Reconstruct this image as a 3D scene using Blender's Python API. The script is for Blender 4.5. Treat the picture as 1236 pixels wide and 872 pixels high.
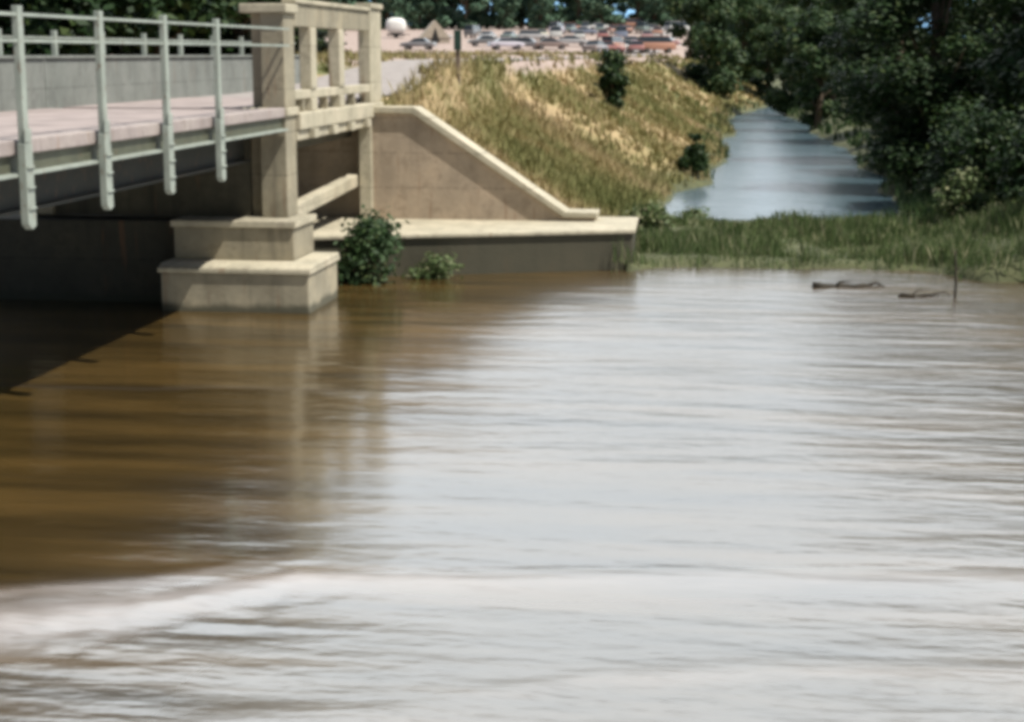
import bpy, bmesh, math, random
import numpy as np
from mathutils import Vector, Matrix, noise as mnoise
for o in list(bpy.data.objects): bpy.data.objects.remove(o, do_unlink=True)
S = bpy.context.scene
COL = S.collection
R = math.radians
rng = np.random.default_rng(7)
random.seed(7)

# ------------------------------------------------------------ camera
EYE = 5.07
FPX = 2000.0
PITCH = math.atan(371/FPX); YAW = math.atan(269/math.hypot(FPX, 371))
cam_d = bpy.data.cameras.new('camera'); cam = bpy.data.objects.new('camera', cam_d); COL.objects.link(cam)
cam.location = (0, 0, EYE); cam.rotation_euler = (R(90)-PITCH, 0, YAW)
cam_d.sensor_fit = 'HORIZONTAL'; cam_d.sensor_width = 36; cam_d.lens = 36*FPX/1236
cam_d.clip_start = 0.1; cam_d.clip_end = 5000
S.camera = cam
# ------------------------------------------------------------ light
SUN = Vector((0.48, -0.17, 0.86)).normalized()
EXPOSURE = 0.3
W = bpy.data.worlds.new('World'); S.world = W; W.use_nodes = True
nt = W.node_tree; nt.nodes.clear()
wo = nt.nodes.new('ShaderNodeOutputWorld'); bg = nt.nodes.new('ShaderNodeBackground')
sky = nt.nodes.new('ShaderNodeTexSky'); sky.sky_type = 'NISHITA'; sky.sun_disc = False
sky.sun_elevation = math.asin(SUN.z); sky.sun_rotation = math.atan2(SUN.x, SUN.y)
sky.air_density = 1.0; sky.dust_density = 1.0
tc = nt.nodes.new('ShaderNodeTexCoord'); mp = nt.nodes.new('ShaderNodeMapping'); mp.inputs['Scale'].default_value = (1.2, 1.2, 4)
cn = nt.nodes.new('ShaderNodeTexNoise'); cn.inputs['Scale'].default_value = 2.2; cn.inputs['Detail'].default_value = 7; cn.inputs['Roughness'].default_value = .55
cr = nt.nodes.new('ShaderNodeMapRange'); cr.inputs['From Min'].default_value = .3; cr.inputs['From Max'].default_value = .6
cr.inputs['To Min'].default_value = .7; cr.inputs['To Max'].default_value = 1.0
mx = nt.nodes.new('ShaderNodeMix'); mx.data_type = 'RGBA'; mx.inputs['B'].default_value = (34, 34.6, 37.5, 1)
nt.links.new(tc.outputs['Generated'], mp.inputs[0]); nt.links.new(mp.outputs[0], cn.inputs['Vector'])
nt.links.new(cn.outputs['Fac'], cr.inputs['Value']); sx = nt.nodes.new('ShaderNodeSeparateXYZ'); nt.links.new(tc.outputs['Generated'], sx.inputs[0])
def mapr(v, *p):
    q = nt.nodes.new('ShaderNodeMapRange'); q.interpolation_type = 'SMOOTHSTEP'; nt.links.new(v, q.inputs['Value'])
    for k_, v_ in zip(('From Min', 'From Max', 'To Min', 'To Max'), p): q.inputs[k_].default_value = v_
    return q.outputs[0]
def mul(a_, b_):
    q = nt.nodes.new('ShaderNodeMath'); q.operation = 'MULTIPLY'; nt.links.new(a_, q.inputs[0]); nt.links.new(b_, q.inputs[1]); return q
# a bright bank of white cloud is added over the far bank to whiten the water; overhead and behind the sky is clear
mu = mul(mul(cr.outputs[0], mapr(sx.outputs['Y'], .2, .62, 0, 1)).outputs[0], mul(mapr(sx.outputs['Z'], .72, .95, 1, .1), mapr(sx.outputs['Z'], .02, .125, .8, 1)).outputs[0])
hb = nt.nodes.new('ShaderNodeMix'); hb.data_type = 'RGBA'; hb.inputs['A'].default_value = (9, 18, 28, 1); hb.inputs['B'].default_value = (28.5, 30.6, 32.0, 1)
nt.links.new(mapr(sx.outputs['Z'], .04, .15, 0, 1), hb.inputs['Factor']); nt.links.new(hb.outputs['Result'], mx.inputs['B'])
nt.links.new(mu.outputs[0], mx.inputs['Factor'])
nt.links.new(sky.outputs[0], mx.inputs['A']); nt.links.new(mx.outputs['Result'], bg.inputs[0])
bg.inputs[1].default_value = 0.05; nt.links.new(bg.outputs[0], wo.inputs[0])
sd = bpy.data.lights.new('sun', 'SUN'); so = bpy.data.objects.new('sun', sd); COL.objects.link(so)
sd.energy = 5.0; sd.angle = R(0.6); sd.color = (1.0, .95, .84)
so.rotation_euler = SUN.to_track_quat('Z', 'Y').to_euler(); so.location = (30, -10, 60)
vs = S.view_settings; vs.view_transform = 'Standard'; vs.look = 'None'; vs.exposure = EXPOSURE; vs.gamma = 1; vs.use_curve_mapping = False
S.render.engine = 'CYCLES'
S.cycles.max_bounces = 6; S.cycles.diffuse_bounces = 3; S.cycles.glossy_bounces = 3; S.cycles.transmission_bounces = 2
S.cycles.use_denoising = True
S.cycles.pixel_filter_type = 'BLACKMAN_HARRIS'; S.cycles.filter_width = 4.4
S.cycles.sample_clamp_indirect = 4; S.cycles.sample_clamp_direct = 3

# pixel -> world helpers (used once, to measure positions from the picture)
_f = Vector((-math.sin(YAW)*math.cos(PITCH), math.cos(YAW)*math.cos(PITCH), -math.sin(PITCH)))
_r = Vector((math.cos(YAW), math.sin(YAW), 0)); _u = _r.cross(_f)
def ray(x, y): return _f*FPX + _r*(x-618) + _u*(436-y)

# ------------------------------------------------------------ materials
def nm(name):
    m = bpy.data.materials.new(name); m.use_nodes = True
    n = m.node_tree.nodes; b = n['Principled BSDF']; return m, m.node_tree, b
def noise_node(t, scale, detail=4, coord='Object', stretch=None, rough=.55):
    c = t.nodes.new('ShaderNodeTexCoord'); n = t.nodes.new('ShaderNodeTexNoise')
    n.inputs['Scale'].default_value = scale; n.inputs['Detail'].default_value = detail; n.inputs['Roughness'].default_value = rough
    if stretch:
        mpn = t.nodes.new('ShaderNodeMapping'); mpn.inputs['Scale'].default_value = stretch
        t.links.new(c.outputs[coord], mpn.inputs[0]); t.links.new(mpn.outputs[0], n.inputs['Vector'])
    else: t.links.new(c.outputs[coord], n.inputs['Vector'])
    return n.outputs['Fac']
def geo_noise(t, scale, detail=4, stretch=(1, 1, 1), rough=.55):
    g = t.nodes.new('ShaderNodeNewGeometry'); mpn = t.nodes.new('ShaderNodeMapping'); mpn.inputs['Scale'].default_value = stretch
    n = t.nodes.new('ShaderNodeTexNoise'); n.inputs['Scale'].default_value = scale; n.inputs['Detail'].default_value = detail; n.inputs['Roughness'].default_value = rough
    t.links.new(g.outputs['Position'], mpn.inputs[0]); t.links.new(mpn.outputs[0], n.inputs['Vector']); return n.outputs['Fac']
def ramp(t, fac, stops):
    r = t.nodes.new('ShaderNodeValToRGB'); e = r.color_ramp.elements
    while len(e) < len(stops): e.new(.5)
    for k, (p, c) in enumerate(stops): e[k].position = p; e[k].color = (*c, 1)
    t.links.new(fac, r.inputs[0]); return r.outputs[0]
def mixc(t, fac, a, b, mode='MIX'):
    m = t.nodes.new('ShaderNodeMix'); m.data_type = 'RGBA'; m.blend_type = mode
    for s, v in (('Factor', fac), ('A', a), ('B', b)):
        if isinstance(v, (int, float)): m.inputs[s].default_value = v
        elif isinstance(v, tuple): m.inputs[s].default_value = (*v, 1)
        else: t.links.new(v, m.inputs[s])
    return m.outputs['Result']
def mrange(t, v, a, b, c=0, d=1, clamp=True):
    m = t.nodes.new('ShaderNodeMapRange'); m.clamp = clamp; m.interpolation_type = 'SMOOTHSTEP' if clamp else 'LINEAR'
    for k, x in zip(('From Min', 'From Max', 'To Min', 'To Max'), (a, b, c, d)): m.inputs[k].default_value = x
    t.links.new(v, m.inputs['Value']); return m.outputs[0]
def bump(t, b, h, strength=.3, dist=.02):
    n = t.nodes.new('ShaderNodeBump'); n.inputs['Strength'].default_value = strength; n.inputs['Distance'].default_value = dist
    t.links.new(h, n.inputs['Height']); t.links.new(n.outputs[0], b.inputs['Normal'])
def math2(t, op, a, b=0.0):
    m = t.nodes.new('ShaderNodeMath'); m.operation = op
    for k, v in enumerate((a, b)):
        if isinstance(v, (int, float)): m.inputs[k].default_value = v
        else: t.links.new(v, m.inputs[k])
    return m.outputs[0]
def posz(t):
    g = t.nodes.new('ShaderNodeNewGeometry'); s = t.nodes.new('ShaderNodeSeparateXYZ'); t.links.new(g.outputs['Position'], s.inputs[0]); return s.outputs

def concrete(name, base, warm, dirt=.55, wet=True, slime=.42):
    m, t, b = nm(name)
    n1 = geo_noise(t, 1.1, 6); n2 = geo_noise(t, 9, 5); n3 = geo_noise(t, 1.6, 5, (2.2, 2.2, .18), .6)
    c = ramp(t, n1, [(.3, tuple(x*.78 for x in base)), (.5, base), (.72, warm)])
    c = mixc(t, mrange(t, n2, .35, .75, 0, .3), c, tuple(x*.6 for x in base))
    c = mixc(t, mrange(t, n3, .5, .72, 0, dirt), c, tuple(x*.38 for x in base))   # rain streaks
    fr = math2(t, 'FRACT', math2(t, 'MULTIPLY', posz(t)['Z'], 1.15)); ln = math2(t, 'MULTIPLY', math2(t, 'LESS_THAN', fr, .035), mrange(t, n2, .35, .6, .1, .55))
    c = mixc(t, ln, c, tuple(x*.3 for x in base))                                  # shutter-board joints
    n4 = geo_noise(t, 2.3, 8, (1, 1, 1), .7); c = mixc(t, mrange(t, n4, .56, .60, 0, .45), c, tuple(x*.5 for x in warm))   # patchy scale
    c = mixc(t, mrange(t, geo_noise(t, 1.9, 5, (3, 3, .25), .6), .60, .72, 0, .5), c, (.20, .10, .05))   # rust runs
    if wet:
        z = posz(t)['Z']; zz = math2(t, 'ADD', z, math2(t, 'MULTIPLY', n1, .35))
        c = mixc(t, mrange(t, zz, slime, slime-.16, 0, .85), c, (.045, .045, .028))        # slime line above the water
    t.links.new(c, b.inputs['Base Color']); b.inputs['Roughness'].default_value = .85
    bump(t, b, n2, .35, .02); return m
M = {}
M['concrete'] = concrete('weathered_concrete', (.30, .27, .20), (.38, .33, .235))
M['concrete_wall'] = concrete('wing_wall_concrete', (.42, .34, .26), (.50, .39, .29), .25)
M['footing'] = concrete('dark_footing_concrete', (.14, .11, .08), (.19, .145, .10), .6, True, 1.25)  # darker base; the dark low band covers the whole face
M['plinth_shade'] = concrete('shade_darkened_plinth_concrete', (.06, .055, .04), (.085, .075, .05))  # under-deck shade put into the colour of the inner plinth
M['deck_shade'] = concrete('under_deck_shade_concrete', (.075, .07, .05), (.11, .10, .07))  # under-deck shade put into the colour of pier wall and slab beams
M['coping'] = concrete('coping_concrete', (.46, .42, .32), (.55, .49, .38), .3, False)
M['deck_edge'] = concrete('deck_edge_concrete', (.34, .29, .28), (.38, .33, .31), .3, False)
M['parapet'] = concrete('parapet_grey_paint', (.20, .215, .20), (.24, .25, .235), .4, False)
def simple(name, col, rough=.6, var=.25, metal=0, scale=3, coat=0):
    m, t, b = nm(name)
    n = geo_noise(t, scale, 5)
    t.links.new(ramp(t, n, [(.3, tuple(x*(1-var) for x in col)), (.7, tuple(min(1, x*(1+var)) for x in col))]), b.inputs['Base Color'])
    b.inputs['Roughness'].default_value = rough; b.inputs['Metallic'].default_value = metal
    if coat: b.inputs['Coat Weight'].default_value = coat
    return m
def painted_steel(name, col):
    m, t, b = nm(name)
    n = geo_noise(t, 3, 6); n2 = geo_noise(t, 14, 5, (1, 1, .4), .7)
    c = ramp(t, n, [(.3, tuple(x*.8 for x in col)), (.7, tuple(min(1, x*1.15) for x in col))])
    c = mixc(t, mrange(t, n2, .57, .68, 0, .75), c, (.14, .07, .035))
    t.links.new(c, b.inputs['Base Color']); b.inputs['Roughness'].default_value = .6; bump(t, b, n2, .2, .01); return m
M['steel'] = painted_steel('pale_green_grey_steel', (.30, .335, .30))
M['steel_olive'] = painted_steel('olive_channel_steel', (.09, .095, .065))
M['steel_dark'] = painted_steel('dark_girder_steel', (.02, .022, .018))
M['asphalt'] = simple('road_asphalt', (.30, .27, .26), .9, .2)
M['sidewalk'] = simple('pale_bridge_deck', (.30, .25, .24), .9, .3, scale=1.3)
M['bark'] = simple('tree_bark', (.09, .065, .045), .95, .4)
M['log'] = simple('wet_log_wood', (.028, .022, .014), .8, .4)
M['sign_green'] = simple('dark_green_sign', (.02, .06, .045), .5)
M['post_wood'] = simple('grey_post_wood', (.2, .15, .12), .9)
M['tyre'] = simple('tyre_rubber', (.02, .02, .02), .9)
M['glass'] = simple('car_glass', (.03, .04, .05), .08)
M['chrome'] = simple('bright_metal', (.6, .6, .6), .25, .1, 1)
M['lamp_glass'] = simple('headlight_glass', (.75, .75, .7), .15)
M['white'] = simple('white_enamel', (.8, .8, .78), .35, .05)
M['canvas'] = simple('tan_canvas', (.42, .37, .3), .9, .15)
def paint(name, col): return simple(name, col, .3, .04, 0, 1, .6)

def leafmat(name, dark, light, warm=None, trans=.25, scale=.6):
    m, t, b = nm(name)
    g = t.nodes.new('ShaderNodeNewGeometry')
    c = ramp(t, g.outputs['Random Per Island'], [(0, dark), (.75, light), (1, warm or light)])
    n = geo_noise(t, scale, 3)
    c = mixc(t, mrange(t, n, .4, .65), c, mixc(t, .5, c, dark))
    t.links.new(c, b.inputs['Base Color']); b.inputs['Roughness'].default_value = .6; b.inputs['Specular IOR Level'].default_value = .3
    tr = t.nodes.new('ShaderNodeBsdfTranslucent'); t.links.new(c, tr.inputs[0]); ms = t.nodes.new('ShaderNodeMixShader'); ms.inputs[0].default_value = trans
    t.links.new(b.outputs[0], ms.inputs[1]); t.links.new(tr.outputs[0], ms.inputs[2]); t.links.new(ms.outputs[0], t.nodes['Material Output'].inputs[0]); return m
M['leaf_dark'] = leafmat('dark_leaves', (.010, .028, .008), (.030, .065, .018), (.07, .10, .03), .2)
M['leaf_mid'] = leafmat('green_leaves', (.022, .05, .018), (.055, .10, .035), (.12, .15, .06))
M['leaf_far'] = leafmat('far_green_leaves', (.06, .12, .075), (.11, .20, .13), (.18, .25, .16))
M['reed'] = leafmat('marsh_reeds', (.055, .09, .03), (.15, .20, .08), (.42, .39, .25), .3, 1.1)
def drygrass():
    m, t, b = nm('dry_hill_grass')
    n = geo_noise(t, .16, 5); n2 = geo_noise(t, 1.3, 4)
    g = t.nodes.new('ShaderNodeNewGeometry')
    f = math2(t, 'ADD', math2(t, 'MULTIPLY', n, .75), math2(t, 'MULTIPLY', n2, .25))
    c = ramp(t, f, [(.38, (.17, .185, .07)), (.47, (.26, .245, .11)), (.56, (.38, .31, .17)), (.67, (.47, .36, .23))])
    c = mixc(t, mrange(t, g.outputs['Random Per Island'], 0, 1, 0, .5), c, (.17, .16, .06))
    t.links.new(c, b.inputs['Base Color']); b.inputs['Roughness'].default_value = .8; b.inputs['Specular IOR Level'].default_value = .2
    return m
M['dry'] = drygrass()

# ------------------------------------------------------------ mesh helpers
class MB:
    def __init__(s): s.v = []; s.f = []
    def add(s, vs, fs):
        k = len(s.v); s.v += [tuple(v) for v in vs]; s.f += [tuple(i+k for i in f) for f in fs]
    def box(s, x0, x1, y0, y1, z0, z1):
        s.add([(x0,y0,z0),(x1,y0,z0),(x1,y1,z0),(x0,y1,z0),(x0,y0,z1),(x1,y0,z1),(x1,y1,z1),(x0,y1,z1)],
              [(0,3,2,1),(4,5,6,7),(0,1,5,4),(1,2,6,5),(2,3,7,6),(3,0,4,7)])
    def prism(s, poly, z0, z1):     # poly CCW in xy
        n = len(poly); z1f = z1 if callable(z1) else (lambda p: z1)
        s.add([(x,y,z0) for x,y in poly]+[(x,y,z1f((x,y))) for x,y in poly],
              [tuple(range(n))[::-1], tuple(range(n,2*n))]+[(i,(i+1)%n,n+(i+1)%n,n+i) for i in range(n)])
    def prism_y(s, poly, y0, y1):   # poly in xz, CCW seen from -y
        n = len(poly)
        s.add([(x,y0,z) for x,z in poly]+[(x,y1,z) for x,z in poly],
              [tuple(range(n)), tuple(range(n,2*n))[::-1]]+[(i,n+i,n+(i+1)%n,(i+1)%n) for i in range(n)])
    def prism_x(s, poly, x0, x1):   # poly in yz, CCW seen from +x
        n = len(poly)
        s.add([(x1,y,z) for y,z in poly]+[(x0,y,z) for y,z in poly],
              [tuple(range(n)), tuple(range(n,2*n))[::-1]]+[(i,n+i,n+(i+1)%n,(i+1)%n) for i in range(n)])
    def tube(s, pts, rad, n=8):
        pts = [Vector(p) for p in pts]; rings = []
        if not hasattr(rad, '__len__'): rad = [rad]*len(pts)
        for k, p in enumerate(pts):
            d = (pts[min(k+1,len(pts)-1)]-pts[max(k-1,0)]).normalized()
            a = d.cross(Vector((0,0,1)) if abs(d.z) < .9 else Vector((1,0,0))).normalized(); b = d.cross(a)
            rings.append([p+(a*math.cos(2*math.pi*i/n)+b*math.sin(2*math.pi*i/n))*rad[k] for i in range(n)])
        vs = [v for r in rings for v in r]; fs = [tuple(range(n)), tuple(range(len(vs)-n, len(vs)))[::-1]]
        for k in range(len(pts)-1):
            for i in range(n): fs.append((k*n+i, (k+1)*n+i, (k+1)*n+(i+1)%n, k*n+(i+1)%n))
        s.add(vs, fs)
    def build(s, name, mat, parent=None, bevel=0, smooth=False, loc=None):
        me = bpy.data.meshes.new(name); me.from_pydata(s.v, [], s.f)
        bm = bmesh.new(); bm.from_mesh(me); bmesh.ops.recalc_face_normals(bm, faces=bm.faces)
        if bevel: bmesh.ops.bevel(bm, geom=list(bm.edges), offset=bevel, segments=2, affect='EDGES', profile=.5, clamp_overlap=True)
        bm.to_mesh(me); bm.free(); me.materials.append(mat)
        if smooth: me.polygons.foreach_set('use_smooth', [True]*len(me.polygons))
        o = bpy.data.objects.new(name, me); COL.objects.link(o)
        if parent: o.parent = parent
        if loc: o.location = loc
        return o
def npmesh(name, V, F, mat, parent=None, smooth=False):
    """V (n,3), F (m,k) arrays"""
    me = bpy.data.meshes.new(name); V = np.asarray(V, np.float32); F = np.asarray(F, np.int32)
    me.vertices.add(len(V)); me.vertices.foreach_set('co', V.ravel())
    k = F.shape[1]; me.loops.add(F.size); me.loops.foreach_set('vertex_index', F.ravel())
    me.polygons.add(len(F)); me.polygons.foreach_set('loop_start', np.arange(0, F.size, k, dtype=np.int32))
    me.polygons.foreach_set('use_smooth', np.full(len(F), smooth)); me.update(calc_edges=True); me.validate(); me.materials.append(mat)
    o = bpy.data.objects.new(name, me); COL.objects.link(o)
    if parent: o.parent = parent
    return o
def tag(o, label, cat, group=None):
    o['label'] = label; o['category'] = cat
    if group: o['group'] = group
    return o
def thing(name, label, cat, loc=(0,0,0), rz=0, group=None):
    o = bpy.data.objects.new(name, None); COL.objects.link(o); o.location = loc; o.rotation_euler = (0,0,rz); o.empty_display_size = .3
    return tag(o, label, cat, group)
def structure(o): o['kind'] = 'structure'; return o
def stuff(o, label, cat): o['kind'] = 'stuff'; return tag(o, label, cat)
def dup(root, loc, rz=0, scale=None, label=None):
    r = root.copy(); COL.objects.link(r); r.location = loc; r.rotation_euler = (0,0,rz)
    if scale is not None: r.scale = scale
    if label: r['label'] = label
    for ch in list(root.children):
        c = ch.copy(); COL.objects.link(c); c.parent = r
        for g in list(ch.children):
            d = g.copy(); COL.objects.link(d); d.parent = c
    return r

# ------------------------------------------------------------ terrain
def sm(x, a, b):
    t = np.clip((x-a)/(b-a), 0, 1); return t*t*(3-2*t)
def vnoise(X, Y, s, seed=0):
    r = np.random.default_rng(seed); G = r.random((256, 256)); x = X/s+1000; y = Y/s+1000
    i = np.floor(x).astype(int); j = np.floor(y).astype(int); u = x-i; v = y-j; u = u*u*(3-2*u); v = v*v*(3-2*v)
    g = lambda a, b: G[a % 256, b % 256]
    return (g(i,j)*(1-u)+g(i+1,j)*u)*(1-v)+(g(i,j+1)*(1-u)+g(i+1,j+1)*u)*v-.5
def bankL(Y): return np.interp(Y, [39,44,50,56,61,66,72,80,92,106,124,140,152,170,235,400], [-2.3,-2.5,-2.5,-2.4,-2.2,-.9,-1.3,-.2,-.8,-.1,-.6,-.1,1.6,3.8,7.5,12]) + .35*vnoise(Y, Y*0, 3.1, 3)+.6*vnoise(Y, Y*0, 4.1, 10)*sm(Y, 60, 70)
def bankR(Y): return np.interp(Y, [39,50,58,64,71,78,90,105,124,138,152,170,235,400], [5,4.8,5.8,5.4,6.5,5.6,6.3,5.2,5.6,4.4,4.0,4.4,7.8,13]) + (.5*vnoise(Y, Y*0, 3.7, 4)+.5*vnoise(Y, Y*0, 1.7, 9))*sm(Y, 52, 62)
def hz(X, Y):
    X = np.asarray(X, float); Y = np.asarray(Y, float)
    n = .30*vnoise(X, Y, 3.5, 1)+.12*vnoise(X, Y, 1.2, 2)
    dl = bankL(Y)-X; dr = X-bankR(Y)
    plat = 4.0+.85*sm(Y, 46, 72)+np.clip(Y-200, 0, 130)*.036+np.clip(Y-330, 0, 400)*.02
    bump_l = np.where(dl > 0, plat*(1-np.exp(-(np.maximum(dl,0)*.62/plat)**1.5)**1.0), 0)
    plat = np.where(X > -8.9, 3.9+.95*sm(Y, 42.5, 50), plat) if True else plat
    plat = plat+np.where(X > -8.9, np.clip(Y-200, 0, 130)*.036+np.clip(Y-330, 0, 400)*.02, 0)
    left = .12+np.minimum(.62*dl, plat)*.5+bump_l*.5
    shoulder = sm(X, -19, -15.3)                       # falls away to the river on the far side of the road
    left = left*shoulder+(1-shoulder)*np.minimum(plat, .1+.35*np.maximum(Y-41, 0))
    right = .12+np.minimum(.28*dr, 3+.01*np.maximum(dr,0))
    creek = -.6*np.minimum(1, np.minimum(-dl, -dr)*1.2)
    z = np.where(dl > 0, left+n*sm(dl, 0, 3), np.where(dr > 0, right+n*sm(dr, 0, 3), creek))
    road = sm(X, -15.4, -14.8)*(1-sm(X, -8.9, -8.0))*sm(Y, 41, 42)*(Y < 330)
    z = z*(1-road)+(plat-.10)*road
    # marsh bar between river and creek
    bar = sm(Y, 38.6, 40.6)*(1-sm(Y, 50, 52.5))
    marsh = .16+.10*vnoise(X, Y, 1.5, 5)
    z = np.where((dl <= 0), z*(1-bar)+np.maximum(z, marsh)*bar, z)
    # river
    edge = 39.4+1.8*vnoise(X, Y*0, 2.2, 6)+1.2*vnoise(X, Y*0, .8, 8)+np.clip(X-12, 0, 60)*-.25
    edge = np.where(X < -2.6, 41.8+1.3*(X < -9), edge); edge = np.where(X < -15.0, 43+.6*vnoise(X, Y*0, 3, 7), edge)
    riv = sm(Y, edge-1.0, edge+.25)
    z = z*riv+(-1.0)*(1-riv)
    # unseen high bank added behind the viewer to cut low sky light
    z = np.where(Y < -9, -1+np.minimum(.9*(-9-Y), 17)*np.maximum(sm(X, -6, 4), 1-sm(X, -30, -18)), z)
    # right shore of the river
    z = np.where((Y < 40) & (X > 22), np.maximum(z, np.minimum(.35*(X-24), 6)), z)
    return z
def at(px, py, ymin=42, ymax=500):
    d = ray(px, py); d = d/d.y
    ys = np.arange(ymin, ymax, .25); X = d.x*ys; Z = EYE+d.z*ys; h = np.maximum(hz(X, ys), 0)
    k = np.argmax(Z <= h) if np.any(Z <= h) else len(ys)-1
    return Vector((X[k], ys[k], h[k]))
def gz(x, y): return float(hz(np.array([x]), np.array([y]))[0])

xs = np.concatenate([np.linspace(-900,-60,20), np.arange(-58,-20,1.2), np.arange(-20,24,.22), np.arange(24,70,1.5), np.linspace(72,900,20)])
ys = np.concatenate([np.linspace(-400,-10,14), np.arange(-8,37,1.5), np.arange(37,64,.22), np.arange(64,130,.6), np.arange(130,340,2.5), np.linspace(342,1500,25)])
XX, YY = np.meshgrid(xs, ys); ZZ = hz(XX, YY)
nx, ny = len(xs), len(ys)
idx = (np.arange(ny-1)[:,None]*nx+np.arange(nx-1)[None,:]).ravel()
gm, t, b = nm('ground_soil_and_grass')
o_ = posz(t); n = geo_noise(t, .16, 5); n2 = geo_noise(t, 1.3, 4); f = math2(t, 'ADD', math2(t, 'MULTIPLY', n, .75), math2(t, 'MULTIPLY', n2, .25))
hill = ramp(t, f, [(.38, (.13, .15, .05)), (.46, (.24, .21, .09)), (.54, (.40, .30, .16)), (.66, (.48, .35, .21))])
mud = ramp(t, n2, [(.3, (.05, .06, .03)), (.7, (.11, .12, .055))])
dirt = ramp(t, n2, [(.3, (.33, .25, .22)), (.7, (.43, .335, .30))])
c = mixc(t, mrange(t, o_['Z'], .35, .8), mud, hill)
c = mixc(t, mrange(t, o_['X'], 3.5, 5), c, mud); c = mixc(t, mrange(t, o_['Y'], -5, -9), c, mud)
c = mixc(t, math2(t, 'MULTIPLY', mrange(t, o_['Y'], 60, 68), mrange(t, math2(t, 'ADD', o_['Z'], math2(t, 'MULTIPLY', n2, .4)), 4.3, 4.7)), c, dirt)
c = mixc(t, math2(t, 'MULTIPLY', math2(t, 'MULTIPLY', mrange(t, o_['X'], -62, -45), mrange(t, o_['Y'], 150, 175)), mrange(t, o_['Z'], 4.5, 4.8)), c, dirt)
fn = geo_noise(t, 60, 3); c = mixc(t, mrange(t, fn, .3, .7, 0, .25), c, (.08, .07, .04))
t.links.new(c, b.inputs['Base Color']); b.inputs['Roughness'].default_value = .95; bump(t, b, n2, .4, .1)
ground = structure(npmesh('ground', np.stack([XX.ravel(), YY.ravel(), ZZ.ravel()], 1), np.stack([idx, idx+1, idx+nx+1, idx+nx], 1), gm, smooth=True))

# ------------------------------------------------------------ water
def waterh(X, Y):
    h = .008*vnoise(X*.3, Y, .5, 20)+.012*vnoise(X*.4+Y*.2, Y, .9, 21)+.030*vnoise(X*.2, Y+X*.08, 2.0, 22)+.035*vnoise(X*.15, Y-X*.05, 3.6, 23)
    near = 1-sm(Y, 13.5, 17); rt = sm(X+.08*Y, -2.5, 1.0); amp = .60+.15*near+.1*rt
    h = h*amp
    # boat wake: curved crests running across the picture
    c1 = np.interp(X, [-12,-6.35,-5.17,-4.17,-.58,2.93,9], [10.6,13.5,14.25,15.0,15.6,16.1,17.2])
    c2 = np.interp(X, [-8,-4,-1,1,4,9], [9.3,11.4,12.9,13.3,13.75,14.6])
    c3 = np.interp(X, [-20,-12,-8,-4,4,9], [23.6,23.9,24.2,24.4,24.4,25])
    def crest(c, w, a, wob):
        u = (Y-c-wob)/w; return .75*a*np.exp(-u*u)*(1-.5*np.tanh(u))
    wob = .25*vnoise(X, Y*0, 1.3, 30)
    h = h+crest(c1, .34, .07, wob)*(1-.4*sm(X, -2, 1))+crest(c1+.95, .5, .022, -wob)+crest(c2, .30, .04, wob)+crest(c3, .28, .018, wob)*sm(-X, 1, 5)
    ch = sm(-X, 2.5, 5)*np.exp(-((Y-c1+.4)/1.1)**2); h = h+ch*.02*vnoise(X*.9, Y, .2, 33)+ch*.03*vnoise(X*.5, Y, .4, 34)
    return h
wx = np.concatenate([np.linspace(-900,-30,14), np.arange(-28,-9,.35), np.arange(-9,6,.045), np.arange(6,16,.3), np.linspace(17,900,14)])
wy = np.concatenate([np.linspace(-400,8,16), np.arange(9.5,19,.035), np.arange(19,30,.07), np.arange(30,60,.16), np.linspace(61,500,60)])
WX, WY = np.meshgrid(wx, wy); WZ = waterh(WX, WY)*(sm(WY, 9, 10)*(1-sm(WY, 36, 52)))
nx, ny = len(wx), len(wy); idx = (np.arange(ny-1)[:,None]*nx+np.arange(nx-1)[None,:]).ravel()
wm, t, b = nm('silty_river_water')
o_ = posz(t)
ra = geo_noise(t, .8, 3, (.7, 2.6, 1), .5); rb = geo_noise(t, 3.0, 3, (.8, 2.4, 1), .55); rc = geo_noise(t, .12, 3, (1, 2.5, 1))
calm = mrange(t, o_['X'], -5.0, -2.2, .30, .75)
near = math2(t, 'ADD', mrange(t, o_['X'], 0, 4, 0, .5), mrange(t, o_['Y'], 17, 13, 0, .45))
amp = math2(t, 'MULTIPLY', math2(t, 'ADD', calm, near), math2(t, 'MULTIPLY', mrange(t, rc, .35, .65, .75, 1.15), mrange(t, o_['Y'], 40, 52, 1, .8)))
amp = math2(t, 'ADD', amp, mrange(t, o_['Y'], 15.5, 12.5, 0, .6))
hh = math2(t, 'MULTIPLY', math2(t, 'ADD', ra, math2(t, 'MULTIPLY', rb, .22)), amp)
bump(t, b, hh, 1.0, .06)
silt = ramp(t, geo_noise(t, .3, 5, (.5, 3.5, 1), .65), [(.36, (.034, .022, .007)), (.5, (.060, .038, .012)), (.64, (.095, .058, .018))])
silt = mixc(t, mrange(t, o_['Y'], 44, 54), silt, (.045, .085, .11))          # reflected sky's blue put into the side creek's base colour
at_ = t.nodes.new('ShaderNodeAttribute'); at_.attribute_name = 'foam'
fo = math2(t, 'MULTIPLY', at_.outputs['Fac'], mrange(t, geo_noise(t, 2.2, 5, (.6, 2.0, 1), .65), .2, .8, .45, .85))
silt = mixc(t, fo, silt, (.50, .44, .43)); rgh = math2(t, 'MULTIPLY', mrange(t, o_['X'], -5.5, -1.5, .13, .25), mrange(t, o_['Y'], 40, 52, 1, .85)); rgh = math2(t, 'ADD', rgh, mrange(t, o_['Y'], 15.5, 12.5, 0, .12))
t.links.new(math2(t, 'ADD', rgh, math2(t, 'MULTIPLY', fo, .5)), b.inputs['Roughness'])
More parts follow.
